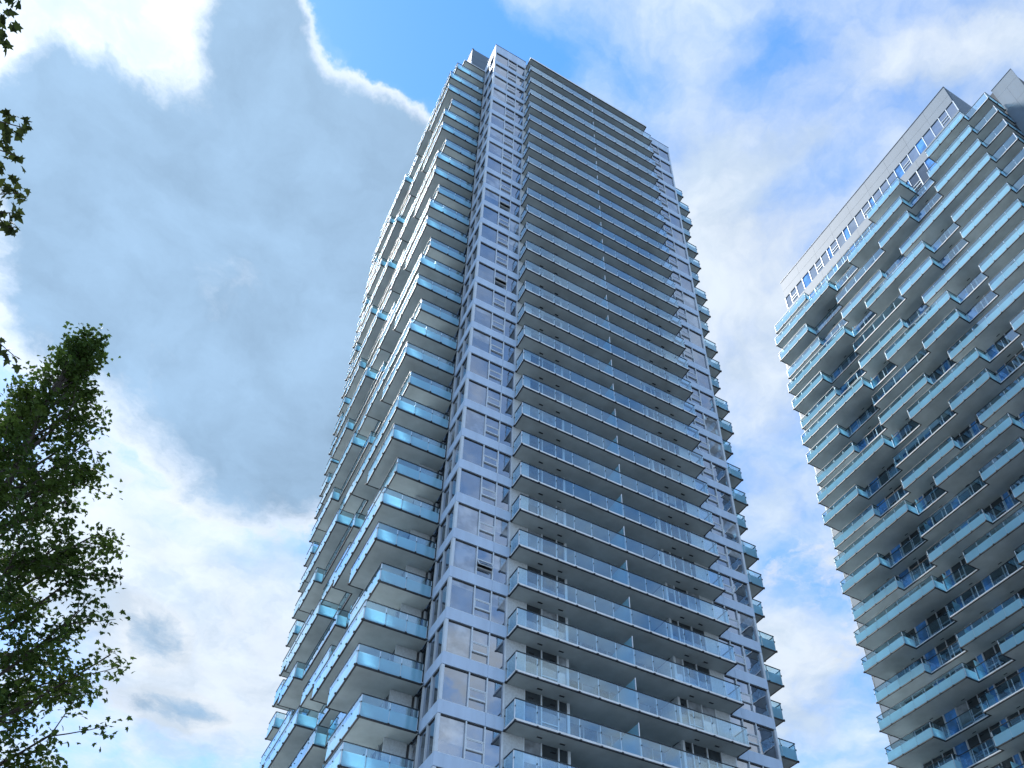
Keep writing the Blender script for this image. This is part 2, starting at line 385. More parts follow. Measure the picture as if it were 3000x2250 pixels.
class Tower:
    def __init__(s, ox, oy, sy, zt, label, nfl, vmax):
        s.vmax = vmax; s.yw = GW + vmax; s.mull = [v for v in MULL if v < vmax - 2.3]; s.vend = s.mull[-1]
        s.ox, s.oy, s.sy, s.zt, s.nfl = ox, oy, sy, zt, nfl
        s.origin = Vector((ox + 11.05, oy + sy * 17.3, 0))
        s.root = empty('residential_tower', s.origin, label, 'building')
        s.P = Pieces(s.root, s.origin)
    def w(s, x, y, z): return (s.ox + x, s.oy + s.sy * y, z)
    def wb(s, mb, x0, x1, y0, y1, z0, z1, mat): mb.box(s.w(x0, y0, z0), s.w(x1, y1, z1), mat)
    def piece(s, name, parent, x0, x1, y0, y1, z0, z1, mat, **k): s.P.add(name, parent, s.w(x0, y0, z0), s.w(x1, y1, z1), mat, **k)
    def build(s, mb, name, parent=None, kind=None): return mb.build(name, parent or s.root, s.origin, kind)
    def lvl(s, n): return s.zt - n * H

    # ---- a pane with its surround ------------------------------------------------
    def pane(s, axis, a0, a1, at, z0, z1, mat='pane', parent=None):
        kw = {}
        if mat in ('pane', 'paned') and z1 - z0 > 1.2 and random.random() < 0.28: kw = dict(split=(z1 - z0) * random.uniform(0.25, 0.85), mat2='blind')
        t = random.uniform(-0.0035, 0.0035); u = random.uniform(-0.004, 0.004)
        if axis == 'x': s.piece('window_pane', parent, a0, a1, at, at + 0.024, z0, z1, mat, tilt=(t, 0, u), **kw)
        else: s.piece('window_pane', parent, at, at + 0.024, a0, a1, z0, z1, mat, tilt=(0, t, u), **kw)

    # ---- glazed corner bay -----------------------------------------------------
    def bay(s, mirror, y0=0.0, front=True, side=True, blank=False, ptop=1.85):
        X = (lambda x: 22.1 - x) if mirror else (lambda x: x)
        fy = y0
        for n in range(0, s.nfl):
            zh = s.lvl(n) - 0.03; zs = s.lvl(n) - 2.17; zb = s.lvl(n + 1)
            par = None
            if front:
                win = MB()
                # surround and mullions, proud of the glass
                for a, b in ((0.0, 0.17), (1.53, 1.60), (2.55, 2.62), (3.50, 3.60)):
                    s.wb(win, X(a), X(b), fy, fy + 0.14, zs, zh, 'frame')
                s.wb(win, X(1.60), X(2.55), fy + 0.012, fy + 0.14, zh - 0.95, zh - 0.89, 'frame')
                s.wb(win, X(1.60), X(2.55), fy + 0.012, fy + 0.14, zh - 1.55, zh - 1.50, 'frame')
                s.wb(win, X(0.17), X(3.50), fy + 0.02, fy + 0.14, zs, zs + 0.04, 'frame')
                s.wb(win, X(0.17), X(3.50), fy + 0.05, fy + 0.14, zh - 0.05, zh, 'dark')  # black strip paints the shadow line under the window head
                par = s.build(win, 'bay_window')
                lm = 'blind' if random.random() < 0.12 else 'pane'
                s.pane('x', X(0.17), X(1.53), fy + 0.10, zs + 0.04, zh - 0.05, lm, par)
                s.pane('x', X(2.62), X(3.50), fy + 0.10, zs + 0.04, zh - 0.05, 'pane', par)
                s.pane('x', X(1.60), X(2.55), fy + 0.10, zh - 0.89, zh - 0.05, 'pane', par)
                s.pane('x', X(1.60), X(2.55), fy + 0.10, zs + 0.04, zh - 1.55, 'pane', par)
                # opening sash
                sm = MB(); z1, z0 = zh - 0.955, zh - 1.495; e = 0.05
                opened = (not mirror) and n in (10, 14, 24)
                xa, xb = min(X(1.61), X(2.54)), max(X(1.61), X(2.54))
                for (p0, p1, q0, q1) in ((xa, xb, z1 - e, z1), (xa, xb, z0, z0 + e), (xa, xa + e, z0 + e, z1 - e), (xb - e, xb, z0 + e, z1 - e)):
                    sm.box((p0, 0, q0 - z1), (p1, 0.05, q1 - z1), 'frame')
                sm.box((xa + e, 0.015, z0 + e - z1), (xb - e, 0.035, -e), 'pane')
                mbw = MB(); ang = math.radians(-24) if opened else 0.0
                ca, sa = math.cos(ang), math.sin(ang)
                vv = [(x, y * ca - z * sa, y * sa + z * ca) for x, y, z in sm.v]
                mbw.mats = sm.mats; mbw.f = sm.f; mbw.m = sm.m
                mbw.v = [s.w(x, fy + (0.025 if not opened else 0.0) + y, z1 + z) for x, y, z in vv]
                so = mbw.build('opening_sash', par, s.origin)
                if opened:
                    dk = MB(); s.wb(dk, xa, xb, fy + 0.12, fy + 0.14, z0, z1, 'dark'); dk.build('room_shade_board', par, s.origin)  # black board stands in for the unlit room behind the sash
                # spandrel panels below the glass, with an open joint between
                s.piece('spandrel_panel', None, X(0.0), X(2.578), fy, fy + 0.10, zb + 0.008, zs - 0.008, 'panel')
                s.piece('spandrel_panel', None, X(2.592), X(3.60), fy, fy + 0.10, zb + 0.008, zs - 0.008, 'panel')
            if side:
                sx = 0.0 if not mirror else 22.1; d = 1 if not mirror else -1
                yb = fy + 3.5 if y0 == 0.0 else fy + GW
                if blank:
                    m_ = (fy + yb) / 2
                    s.piece('spandrel_panel', None, sx, sx + d * 0.1, fy + 0.012, m_ - 0.006, zb + 0.008, s.lvl(n) - 0.008, 'pent')
                    s.piece('spandrel_panel', None, sx, sx + d * 0.1, m_ + 0.006, yb, zb + 0.008, s.lvl(n) - 0.008, 'pent')
                else:
                    win = MB()
                    for a, b in ((0.142, 0.24), (1.22, 1.30), (2.33, 2.45), (3.42, 3.5)):
                        s.wb(win, sx, sx + d * 0.14, fy + a, fy + b, zs if a < 2.3 else zb + 0.2, zh, 'frame')
                    s.wb(win, sx + d * 0.02, sx + d * 0.14, fy + 0.24, fy + 2.33, zs, zs + 0.04, 'frame')
                    s.wb(win, sx + d * 0.05, sx + d * 0.14, fy + 0.24, fy + 2.33, zh - 0.05, zh, 'dark')  # painted head shadow again, on the side windows
                    par2 = s.build(win, 'bay_side_window')
                    g = sx + d * 0.10 if d > 0 else sx - 0.124
                    s.pane('y', fy + 0.24, fy + 1.22, g, zs + 0.04, zh - 0.05, 'pane', par2)
                    s.pane('y', fy + 1.30, fy + 2.33, g, zs + 0.04, zh - 0.05, 'pane', par2)
                    s.pane('y', fy + 2.45, fy + 3.42, g, zb + 0.2, zh - 0.0, 'paned', par2)
                    s.piece('spandrel_panel', None, sx, sx + d * 0.1, fy + 0.104, fy + 2.326, zb + 0.008, zs - 0.008, 'panel')
        # parapet
        z0 = s.zt + 0.012; z1 = s.zt + ptop
        yb = fy + 3.5 if y0 == 0.0 else fy + GW
        pm_ = 'pent' if blank else 'panel'
        s.piece('parapet_panel', None, X(0.0), X(3.60), fy, fy + 0.12, z0, z1, pm_)
        sx = 0.0 if not mirror else 22.1; d = 1 if not mirror else -1
        s.piece('parapet_panel', None, sx, sx + d * 0.12, fy + 0.124, yb, z0, z1, pm_)
        cap = MB(); s.wb(cap, X(-0.03), X(3.63), fy - 0.03, fy + 0.16, z1 + 0.003, z1 + 0.05, 'rail')
        s.wb(cap, sx - d * 0.03, sx + d * 0.16, fy + 0.165, yb, z1 + 0.003, z1 + 0.05, 'rail'); s.build(cap, 'parapet_cap')

    # ---- railing along a straight run -------------------------------------------
    def run(s, frame, parent, p, q, z, frosted, pitch=1.3, out=(0, 0), ends=(True, True)):
        """glass railing from p to q (plan points), slab underside at z; out is the outward direction"""
        dx, dy = q[0] - p[0], q[1] - p[1]; ln = math.hypot(dx, dy)
        if ln < 0.25: return
        k = max(1, round(ln / pitch)); ux, uy = dx / ln, dy / ln
        zr = z + 1.39; off = 0.02
        hz = 0.02
        # rail
        a = (p[0] - ux * 0.02, p[1] - uy * 0.02); b = (q[0] + ux * 0.02, q[1] + uy * 0.02)
        wx, wy = abs(uy) * 0.03, abs(ux) * 0.03
        s.wb(frame, min(a[0], b[0]) - wx, max(a[0], b[0]) + wx, min(a[1], b[1]) - wy, max(a[1], b[1]) + wy, zr - 0.045, zr, 'rail')
        for i in range(k + 1):
            t = ln * i / k
            if (i == 0 and not ends[0]) or (i == k and not ends[1]): continue
            px, py = p[0] + ux * t, p[1] + uy * t
            # post stands just inside the glass
            cx, cy = px - out[0] * 0.045, py - out[1] * 0.045
            s.wb(frame, cx - 0.022, cx + 0.022, cy - 0.022, cy + 0.022, z + 0.2, zr - 0.046, 'post')
            # clip under the glass
            cx, cy = px + out[0] * 0.03, py + out[1] * 0.03
            s.wb(frame, cx - 0.05, cx + 0.05, cy - 0.05, cy + 0.05, z - 0.012, z + 0.075, 'dark')
            s.wb(frame, cx - 0.022, cx + 0.022, cy - 0.022, cy + 0.022, z + 0.86, z + 0.92, 'rail')
        for i in range(k):
            t0 = ln * i / k + 0.016; t1 = ln * (i + 1) / k - 0.016
            x0, y0 = p[0] + ux * t0, p[1] + uy * t0; x1, y1 = p[0] + ux * t1, p[1] + uy * t1
            gx, gy = abs(out[0]) * 0.006, abs(out[1]) * 0.006
            z0, z1 = z + 0.085, zr - 0.05
            kw = dict(split=0.79, mat2='clear') if frosted else {}
            t = random.uniform(-0.004, 0.004)
            s.piece('glass_panel', parent, min(x0, x1) - gx, max(x0, x1) + gx, min(y0, y1) - gy, max(y0, y1) + gy, z0, z1, 'frit' if frosted else 'clear',
                    tilt=(0, 0, t), **kw)

    # ---- a slab with outline in plan, a light edge and a dark drip trim ------------------
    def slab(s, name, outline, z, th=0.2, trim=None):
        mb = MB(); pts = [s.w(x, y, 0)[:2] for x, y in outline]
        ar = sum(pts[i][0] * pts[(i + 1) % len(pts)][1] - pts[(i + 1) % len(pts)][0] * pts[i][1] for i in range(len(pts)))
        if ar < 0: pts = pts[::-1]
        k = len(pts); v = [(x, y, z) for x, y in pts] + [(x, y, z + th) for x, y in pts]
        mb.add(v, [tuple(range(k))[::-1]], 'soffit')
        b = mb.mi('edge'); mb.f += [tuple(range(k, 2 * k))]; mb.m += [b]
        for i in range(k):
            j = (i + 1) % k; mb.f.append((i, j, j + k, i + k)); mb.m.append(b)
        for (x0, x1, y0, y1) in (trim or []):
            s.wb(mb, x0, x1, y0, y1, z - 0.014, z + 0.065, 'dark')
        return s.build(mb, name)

    # ---- the long side with staggered balconies ------------------------------------
    def side(s, right=False, wall=True, first=1):
        X = (lambda d: -d) if not right else (lambda d: 22.1 + d)
        ox = -1 if not right else 1
        for n in range(first, s.nfl):
            z = s.lvl(n)
            kd = 'cab'[n % 3]
            prof = TOP if n == 1 and s.sy < 0 else PROF[kd]
            prof = [(v0, min(v1, s.vmax), d) for (v0, v1, d) in prof if v0 < s.vmax - 0.1]
            # outline of the slab
            ol = [(X(0.05), GW)]
            for (v0, v1, d) in prof: ol += [(X(d), GW + v0), (X(d), GW + v1)]
            ol += [(X(0.05), s.yw)]
            trim = []
            segs = [(X(0.14), GW, X(prof[0][2]), GW, 'end')]
            for i, (v0, v1, d) in enumerate(prof):
                segs.append((X(d), GW + v0, X(d), GW + v1, d))
                if i + 1 < len(prof): segs.append((X(d), GW + v1, X(prof[i + 1][2]), GW + v1, 'step'))
            segs.append((X(prof[-1][2]), s.yw, X(0.14), s.yw, 'end'))
            for (xa, ya, xb, yb, t) in segs:
                if xa == xb:
                    xo = xa + ox * 0.045; trim.append((xo, xa - ox * 0.05, min(ya, yb) + 0.004, max(ya, yb) - 0.004))
                else:
                    trim.append((min(xa, xb) + 0.004, max(xa, xb) - 0.004, ya - 0.045, ya + 0.045))
            bal = s.slab('balcony', ol, z, 0.2, trim)
            fr = MB()
            for i, (xa, ya, xb, yb, t) in enumerate(segs):
                if t in ('end', 'step'):
                    a, b = abs(xa), abs(xb)
                    if t == 'step' and prof is TOP and 1.45 in (round(abs(xa), 2), round(abs(xb), 2)): pass
                    if t == 'end': o = (0, -1) if ya == GW else (0, 1)
                    else:
                        # a step outwards faces back along the run, a step inwards faces on
                        o = (0, -1) if abs(xb - X(0)) > abs(xa - X(0)) else (0, 1)
                    ins = -0.03
                    s.run(fr, bal, (xa, ya - o[1] * ins), (xb, yb - o[1] * ins), z, True, 1.3, o, (False, False) if t == 'step' else (True, True))
                elif t > 1.5:
                    clear = (t == DI) or (kd == 'c' and t == DM and ya - GW < 10)
                    of = -0.03 if clear else 0.03
                    s.run(fr, bal, (xa + ox * of, ya), (xb + ox * of, yb), z, not clear, 1.3, (ox, 0))
            s.build(fr, 'handrail', bal)
            if wall:
                # privacy screen
                for v in ((8.75,) if kd != 'a' else (8.9, 16.9)):
                    de = 2.36
                    s.piece('privacy_screen', bal, X(1.45), X(de), GW + v - 0.008, GW + v + 0.008, z + 0.24, z + 2.05, 'frit')
                # soffit vents over the storey below
                for v in [q for q in (3.2, 6.3, 10.2, 13.0, 17.2, 20.5, 24.2) if q < s.vmax - 3]:
                    s.piece('soffit_vent', bal, X(1.66), X(1.74), GW + v, GW + v + 0.32, z - 0.022, z - 0.002, 'dark')
            if wall:
                zt = s.lvl(n - 1) if n > 1 else s.zt + 0.35
                s.glazing(X, ox, z + 0.2, zt, n)
        if wall: s.penthouse(X, ox)
    def glazing(s, X, ox, z0, z1, n):
        """storey-high window wall behind the side balconies"""
        xw = X(1.40); g = xw - ox * 0.10
        mb = MB()
        for i, v in enumerate(s.mull):
            wd = 0.10 if i in (3, 4, 8, 14, 18, 20) else 0.05
            s.wb(mb, xw, xw - ox * 0.14, GW + v - wd / 2, GW + v + wd / 2, z0, z1 - 0.002, 'frame')
        s.wb(mb, xw - ox * 0.01, xw - ox * 0.14, GW + s.mull[0] + 0.03, GW + s.mull[-1] - 0.03, z0, z0 + 0.10, 'frame')
        for i in [c for c in SASH_COL if c + 1 < len(s.mull)]:
            s.wb(mb, xw - ox * 0.008, xw - ox * 0.14, GW + s.mull[i] + 0.03, GW + s.mull[i + 1] - 0.03, z0 + 0.75, z0 + 0.83, 'frame')
            s.wb(mb, xw - ox * 0.008, xw - ox * 0.14, GW + s.mull[i] + 0.03, GW + s.mull[i + 1] - 0.03, z0 + 1.25, z0 + 1.31, 'frame')
        win = s.build(mb, 'window_wall')
        for i in range(len(s.mull) - 1):
            mt = 'blue' if i in BLUE_COL else ('blind' if random.random() < 0.05 else 'paned')
            ga, gb = (g, g + 0.024) if ox < 0 else (g - 0.024, g)
            t = random.uniform(-0.006, 0.006)
            s.piece('window_pane', win, ga, gb, GW + s.mull[i] + 0.025, GW + s.mull[i + 1] - 0.025, z0 + 0.10, z1 - 0.004, mt, tilt=(0, t, t * 0.7))
        # wall ends
        for (a, b) in ((GW + 1.17 - 0.02, GW + 1.17 - 0.03), ):
            pass
        s.piece('stucco_wall', None, X(1.40), X(0.15), GW + 1.13, GW + 1.145, z0, z1 - 0.003, 'stucco')
        s.piece('stucco_wall', None, X(1.40), X(0.15), GW + s.vend + 0.03, GW + s.vend + 0.045, z0, z1 - 0.003, 'stucco')
    def penthouse(s, X, ox):
        xw = X(1.40); zt = s.zt; ya, yb = GW + 1.17, GW + s.vend
        k = 9
        for i in range(k):
            y0 = ya + (yb - ya) * i / k + 0.006; y1 = ya + (yb - ya) * (i + 1) / k - 0.006
            s.piece('penthouse_panel', None, xw, xw - ox * 0.1, y0, y1, zt + 5.70, zt + 7.70, 'pent')
            s.piece('penthouse_panel', None, xw, xw - ox * 0.1, y0, y1, zt + 4.20, zt + 5.67, 'pent')
            s.piece('penthouse_panel', None, xw, xw - ox * 0.1, y0, y1, zt + 0.37, zt + 1.93, 'pent')
        cap = MB(); s.wb(cap, xw + ox * 0.04, xw - ox * 0.2, ya - 0.04, yb + 0.04, zt + 7.703, zt + 7.76, 'rail'); s.build(cap, 'roof_coping')
        # window band
        z0, z1 = zt + 1.95, zt + 4.18; mb = MB(); g = xw - ox * 0.08
        for i, v in enumerate(s.mull):
            s.wb(mb, xw, xw - ox * 0.12, GW + v - 0.035, GW + v + 0.035, z0, z1, 'frame')
        for i in [c for c in SASH_COL if c + 1 < len(s.mull)]:
            s.wb(mb, xw - ox * 0.008, xw - ox * 0.12, GW + s.mull[i] + 0.04, GW + s.mull[i + 1] - 0.04, z0 + 0.55, z0 + 0.61, 'frame')
            s.wb(mb, xw - ox * 0.008, xw - ox * 0.12, GW + s.mull[i] + 0.04, GW + s.mull[i + 1] - 0.04, z0 + 1.05, z0 + 1.11, 'frame')
        win = s.build(mb, 'window_wall')
        for i in range(len(s.mull) - 1):
            ga, gb = (g, g + 0.024) if ox < 0 else (g - 0.024, g)
            mt = 'blue' if i in BLUE_COL else 'pane'
            s.piece('window_pane', win, ga, gb, GW + s.mull[i] + 0.035, GW + s.mull[i + 1] - 0.035, z0 + 0.004, z1 - 0.004, mt, tilt=(0, random.uniform(-0.004, 0.004), 0))
        # end wall of the penthouse
        for (z0, z1) in ((5.70, 7.70), (4.20, 5.67), (1.95, 4.17), (0.37, 1.93), (-2.6, 0.35)):
            for j in range(2):
                xa = xw - ox * (0.104 + j * 3.0); xb = xw - ox * (0.104 + (j + 1) * 3.0 - 0.012)
                s.piece('penthouse_panel', None, xa, xb, ya, ya + 0.1, zt + z0, zt + z1, 'pent')
                s.piece('penthouse_panel', None, xa, xb, yb - 0.1, yb, zt + z0, zt + z1, 'pent')

    # ---- the front between the bays ------------------------------------------------
    def front(s):
        x0, x1, yf = 3.62, 18.66, -1.15
        for n in range(0, s.nfl):
            z = s.lvl(n)
            xa, xb = (x0, x1) if n else (x0 - 0.05, x1 - 0.45)
            ol = [(xa, yf), (xb, yf), (xb, -0.01), (14.72, 0.3), (14.7, 1.62), (7.56, 1.62), (7.52, 0.3), (xa, -0.01)]
            trim = [(xa - 0.004, xb + 0.004, yf - 0.012, yf + 0.06), (xa - 0.012, xa + 0.06, yf + 0.064, -0.02), (xb - 0.06, xb + 0.012, yf + 0.064, -0.02)]
            bal = s.slab('balcony', ol, z, 0.2 if n else 0.34, trim)
            if n == 0: continue
            fr = MB()
            s.run(fr, bal, (x0 + 0.02, yf + 0.02), (x1 - 0.02, yf + 0.02), z, False, 1.255, (0, -1))
            s.run(fr, bal, (x0 + 0.02, yf + 0.05), (x0 + 0.02, -0.06), z, False, 1.2, (-1, 0), (False, True))
            s.run(fr, bal, (x1 - 0.02, yf + 0.05), (x1 - 0.02, -0.06), z, False, 1.2, (1, 0), (False, True))
            s.build(fr, 'handrail', bal)
            for vx in (5.27, 6.6, 15.35, 16.75):
                s.piece('soffit_vent', bal, vx, vx + 0.3, -0.46, -0.36, z - 0.022, z - 0.002, 'dark')
            s.piece('privacy_screen', bal, 11.10, 11.116, -1.02, 1.58, z + 0.22, z + 2.3, 'frit')
            pm = MB(); s.wb(pm, 11.085, 11.13, -1.07, -1.025, z + 0.2, z + 2.32, 'post'); s.build(pm, 'screen_post', bal)
            # walls of the storey
            zb, zc = z + 0.2, s.lvl(n - 1) - 0.003
            for mir in (False, True):
                X = (lambda x: 22.27 - x) if mir else (lambda x: x)
                xs0 = 3.61 if not mir else 22.27 - 18.57
                s.piece('stucco_wall', None, X(xs0), X(4.72), 0.02, 0.14, zb, zc, 'stucco')
                win = MB()
                for a, b in ((4.72, 4.79), (5.73, 5.80), (6.75, 6.82), (7.32, 7.48)):
                    s.wb(win, X(a), X(b), 0.0, 0.15, zb, zc, 'frame')
                s.wb(win, X(4.79), X(7.32), 0.015, 0.15, zb, zb + 0.09, 'frame')
                for dz in (0.55, 1.05):
                    s.wb(win, X(5.80), X(6.75), 0.008, 0.15, zb + dz, zb + dz + 0.07, 'frame')
                wo = s.build(win, 'balcony_window')
                for a, b in ((4.79, 5.73), (5.80, 6.75), (6.82, 7.32)):
                    s.pane('x', X(a), X(b), 0.07, zb + 0.09, zc - 0.004, 'paned', wo)
                s.piece('stucco_wall', None, X(7.38), X(7.478), 0.153, 1.60, zb, zc, 'stucco')
            # recessed window wall
            win = MB(); k = 8; wl = (14.79 - 7.48) / k
            for i in range(k + 1):
                c = 7.48 + wl * i; s.wb(win, c - 0.03, c + 0.03, 1.60, 1.74, zb, zc, 'frame')
            s.wb(win, 7.51, 14.76, 1.61, 1.74, zb, zb + 0.1, 'frame')
            for i in (1, 2, 5, 6):
                for dz in (0.62, 1.25): s.wb(win, 7.51 + wl * i, 7.45 + wl * (i + 1), 1.605, 1.74, zb + dz, zb + dz + 0.06, 'frame')
            wo = s.build(win, 'balcony_window')
            for i in range(k):
                mt = 'blind' if random.random() < 0.25 else 'paned'
                s.pane('x', 7.51 + wl * i, 7.45 + wl * (i + 1), 1.67, zb + 0.1, zc - 0.004, mt, wo)
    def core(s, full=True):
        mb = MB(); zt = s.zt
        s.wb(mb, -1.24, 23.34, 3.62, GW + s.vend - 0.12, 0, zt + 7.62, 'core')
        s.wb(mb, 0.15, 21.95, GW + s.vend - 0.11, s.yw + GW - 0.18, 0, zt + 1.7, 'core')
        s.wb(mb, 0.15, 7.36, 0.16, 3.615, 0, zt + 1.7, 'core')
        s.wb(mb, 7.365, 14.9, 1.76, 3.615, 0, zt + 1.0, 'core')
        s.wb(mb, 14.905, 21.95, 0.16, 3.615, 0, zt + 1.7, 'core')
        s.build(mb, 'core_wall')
        ro = MB(); s.wb(ro, -1.2, 23.3, 3.7, GW + s.vend - 0.2, zt + 7.622, zt + 7.7, 'soffit'); s.build(ro, 'roof')
    def canopy(s):
        s.slab('canopy', [(-0.04, GW), (-DI, GW), (-DI, GW + 3.4), (-0.04, GW + 3.4)], s.zt, 0.3,
               [(-DI - 0.012, -DI + 0.07, GW + 0.04, GW + 3.39), (-DI, -0.05, GW - 0.035, GW + 0.035)])
    def rear(s):
        mb = MB(); s.wb(mb, 23.36, 23.5, 3.62, GW + s.vend, 0, s.zt + 7.6, 'pent'); s.wb(mb, -1.2, 23.3, GW + s.vend - 0.11, GW + s.vend + 0.05, s.zt + 1.72, s.zt + 7.6, 'pent'); s.build(mb, 'rear_wall')

T1 = Tower(0.0, 0.0, 1, 108.7, 'tall glass and silver condominium tower in the middle with staggered balconies on its left side', 32, 24.4)
T1.core(); T1.rear(); T1.canopy()
T1.bay(False, ptop=1.85); T1.bay(True, ptop=1.45)
T1.front(); T1.side(); T1.side(right=True, wall=False)
T1.P.finish()
T2 = Tower(45.2, 10.045, -1, 101.13, 'condominium tower cut off by the right edge, its face stepped with pale blue balconies', 25, 30.07)
T2.core(); T2.rear()
T2.bay(False, blank=True, ptop=1.85); T2.bay(False, y0=T2.yw, front=False, blank=True, ptop=1.85)
T2.side()
T2.P.finish()

# ------------------------------------------------------------------ trees
LEAF_OUT = [(0, 0), (0.10, 0.10), (0.42, 0.06), (0.30, 0.26), (0.50, 0.46), (0.24, 0.50), (0.20, 0.66), (0.0, 1.0),
            (-0.20, 0.66), (-0.24, 0.50), (-0.50, 0.46), (-0.30, 0.26), (-0.42, 0.06), (-0.10, 0.10)]
def leaf_geom(size):
    v = [(0, 0.35 * size, 0.03 * size)]
    for x, y in LEAF_OUT: v.append((x * size, y * size, -abs(x) * 0.22 * size - (0.12 * size if y > 0.8 else 0)))
    k = len(LEAF_OUT); f = [(0, 1 + i, 1 + (i + 1) % k) for i in range(k)]
    return v, f
def leaf_matrix(pos, rnd):
    # petiole end at pos, blade hanging outwards and down
    yaw = rnd.uniform(0, 2 * math.pi); pitch = rnd.gauss(-0.55, 0.45); roll = rnd.gauss(0, 0.5)
    return Matrix.Translation(pos) @ Matrix.Rotation(yaw, 4, 'Z') @ Matrix.Rotation(pitch, 4, 'X') @ Matrix.Rotation(roll, 4, 'Y')
def limb(mb, a, b, r0, r1, rnd, sag=0.1, seg=6, n=6):
    pts = []; d = b - a; ln = d.length
    side = Vector((rnd.uniform(-1, 1), rnd.uniform(-1, 1), 0)) * ln * sag * 0.5
    for i in range(n + 1):
        t = i / n; pts.append(a + d * t + side * math.sin(t * math.pi) + Vector((0, 0, ln * sag * (t * t - t))))
    mb.tube(pts, [r0 + (r1 - r0) * i / n for i in range(n + 1)], 'bark', seg); return pts
def tree_far():
    rnd = random.Random(5)
    az = math.radians(-11.3); dist = 13.0
    base = Vector((CAM.x + dist * math.sin(az), CAM.y + dist * math.cos(az), 0)); top = 16.3
    root = empty('maple_tree', base, 'tall leafy maple at the left with a dense dark green crown', 'tree')
    tr = MB(); tp = []
    for i in range(9):
        t = i / 8; tp.append(base + Vector((0.15 * math.sin(t * 5), 0.12 * math.cos(t * 4) - 0.12, t * (top - 0.6))))
    tr.tube(tp, [0.19 * (1 - t / 8 * 0.92) for t in range(9)], 'bark', 10); tr.build('trunk', root, base)
    br = MB(); tips = []
    def rad(z):
        t = (z - 4.0) / (top - 4.0)
        if t < 0: return 0.4
        return 2.3 * min(1.0, (t + 0.03) / 0.16) ** 0.6 * max(0.02, 1 - max(0, t - 0.40) / 0.62) ** 1.15
    for i in range(110):
        z = 3.6 + (top - 4.4) * (i / 109) ** 1.05; a = i * 2.399 + rnd.uniform(-0.3, 0.3)
        k = min(8, int(z / (top - 0.6) * 8)); s0 = tp[k].lerp(tp[min(8, k + 1)], (z / (top - 0.6) * 8) - k)
        zt = min(top - 0.1, z + rnd.uniform(1.2, 2.3)); rr = rad(zt) * rnd.uniform(0.8, 1.08)
        e = Vector((base.x + math.cos(a) * rr, base.y + math.sin(a) * rr, zt))
        pts = limb(br, s0, e, 0.055 * (1.2 - z / top), 0.010, rnd, 0.12)
        for j in range(int(4 + 6.4 * rr)):
            t = rnd.uniform(0.3, 1.0); ii = min(5, int(t * 6)); p = pts[ii].lerp(pts[ii + 1], t * 6 - ii)
            d = Vector((math.cos(a) + rnd.gauss(0, 0.7), math.sin(a) + rnd.gauss(0, 0.7), rnd.uniform(0.1, 1.0))).normalized()
            q = p + d * rnd.uniform(0.25, 0.75) * (0.45 + 0.55 * min(1, rr / 2)); limb(br, p, q, 0.010, 0.004, rnd, 0.1, 4, 3)
            tips.append((p, q))
    br.build('branches', root, base)
    leaves = []
    for (p, q) in tips:
        for j in range(rnd.randint(22, 40)):
            t = 1.1 - abs(rnd.gauss(0, 0.38)); c = p.lerp(q, t) + Vector((rnd.gauss(0, 0.085), rnd.gauss(0, 0.085), rnd.gauss(0, 0.08)))
            leaves.append((leaf_matrix(c, rnd), rnd.uniform(0.06, 0.105)))
    lm = bpy.data.meshes.new('leaf'); v, f = leaf_geom(0.11); lm.from_pydata(v, [], f); lm.materials.append(M['leaf']); lm.update()
    vis = []; mb = MB(); k0 = mb.mi('leaf')
    for i, (m, sz) in enumerate(leaves):
        p = project(m.translation)
        ok = p and 0 < p[0] < 3000 and 0 < p[1] < 2250
        if ok: vis.append((p[2], i))
    vis.sort(); single = {i for _, i in vis[:260]}
    crown = None
    for i, (m, sz) in enumerate(leaves):
        if i in single: continue
        v, f = leaf_geom(sz); b = len(mb.v); mb.v += [tuple(m @ Vector(q)) for q in v]
        mb.f += [tuple(b + x for x in q) for q in f]; mb.m += [0] * len(f)
    crown = mb.build('crown', root, base, 'stuff')
    for i in single:
        m, sz = leaves[i]; o = bpy.data.objects.new('leaf', lm); COL.objects.link(o); o.parent = crown
        o.matrix_local = Matrix.Translation(-base) @ m @ Matrix.Scale(sz / 0.11, 4)
tree_far()
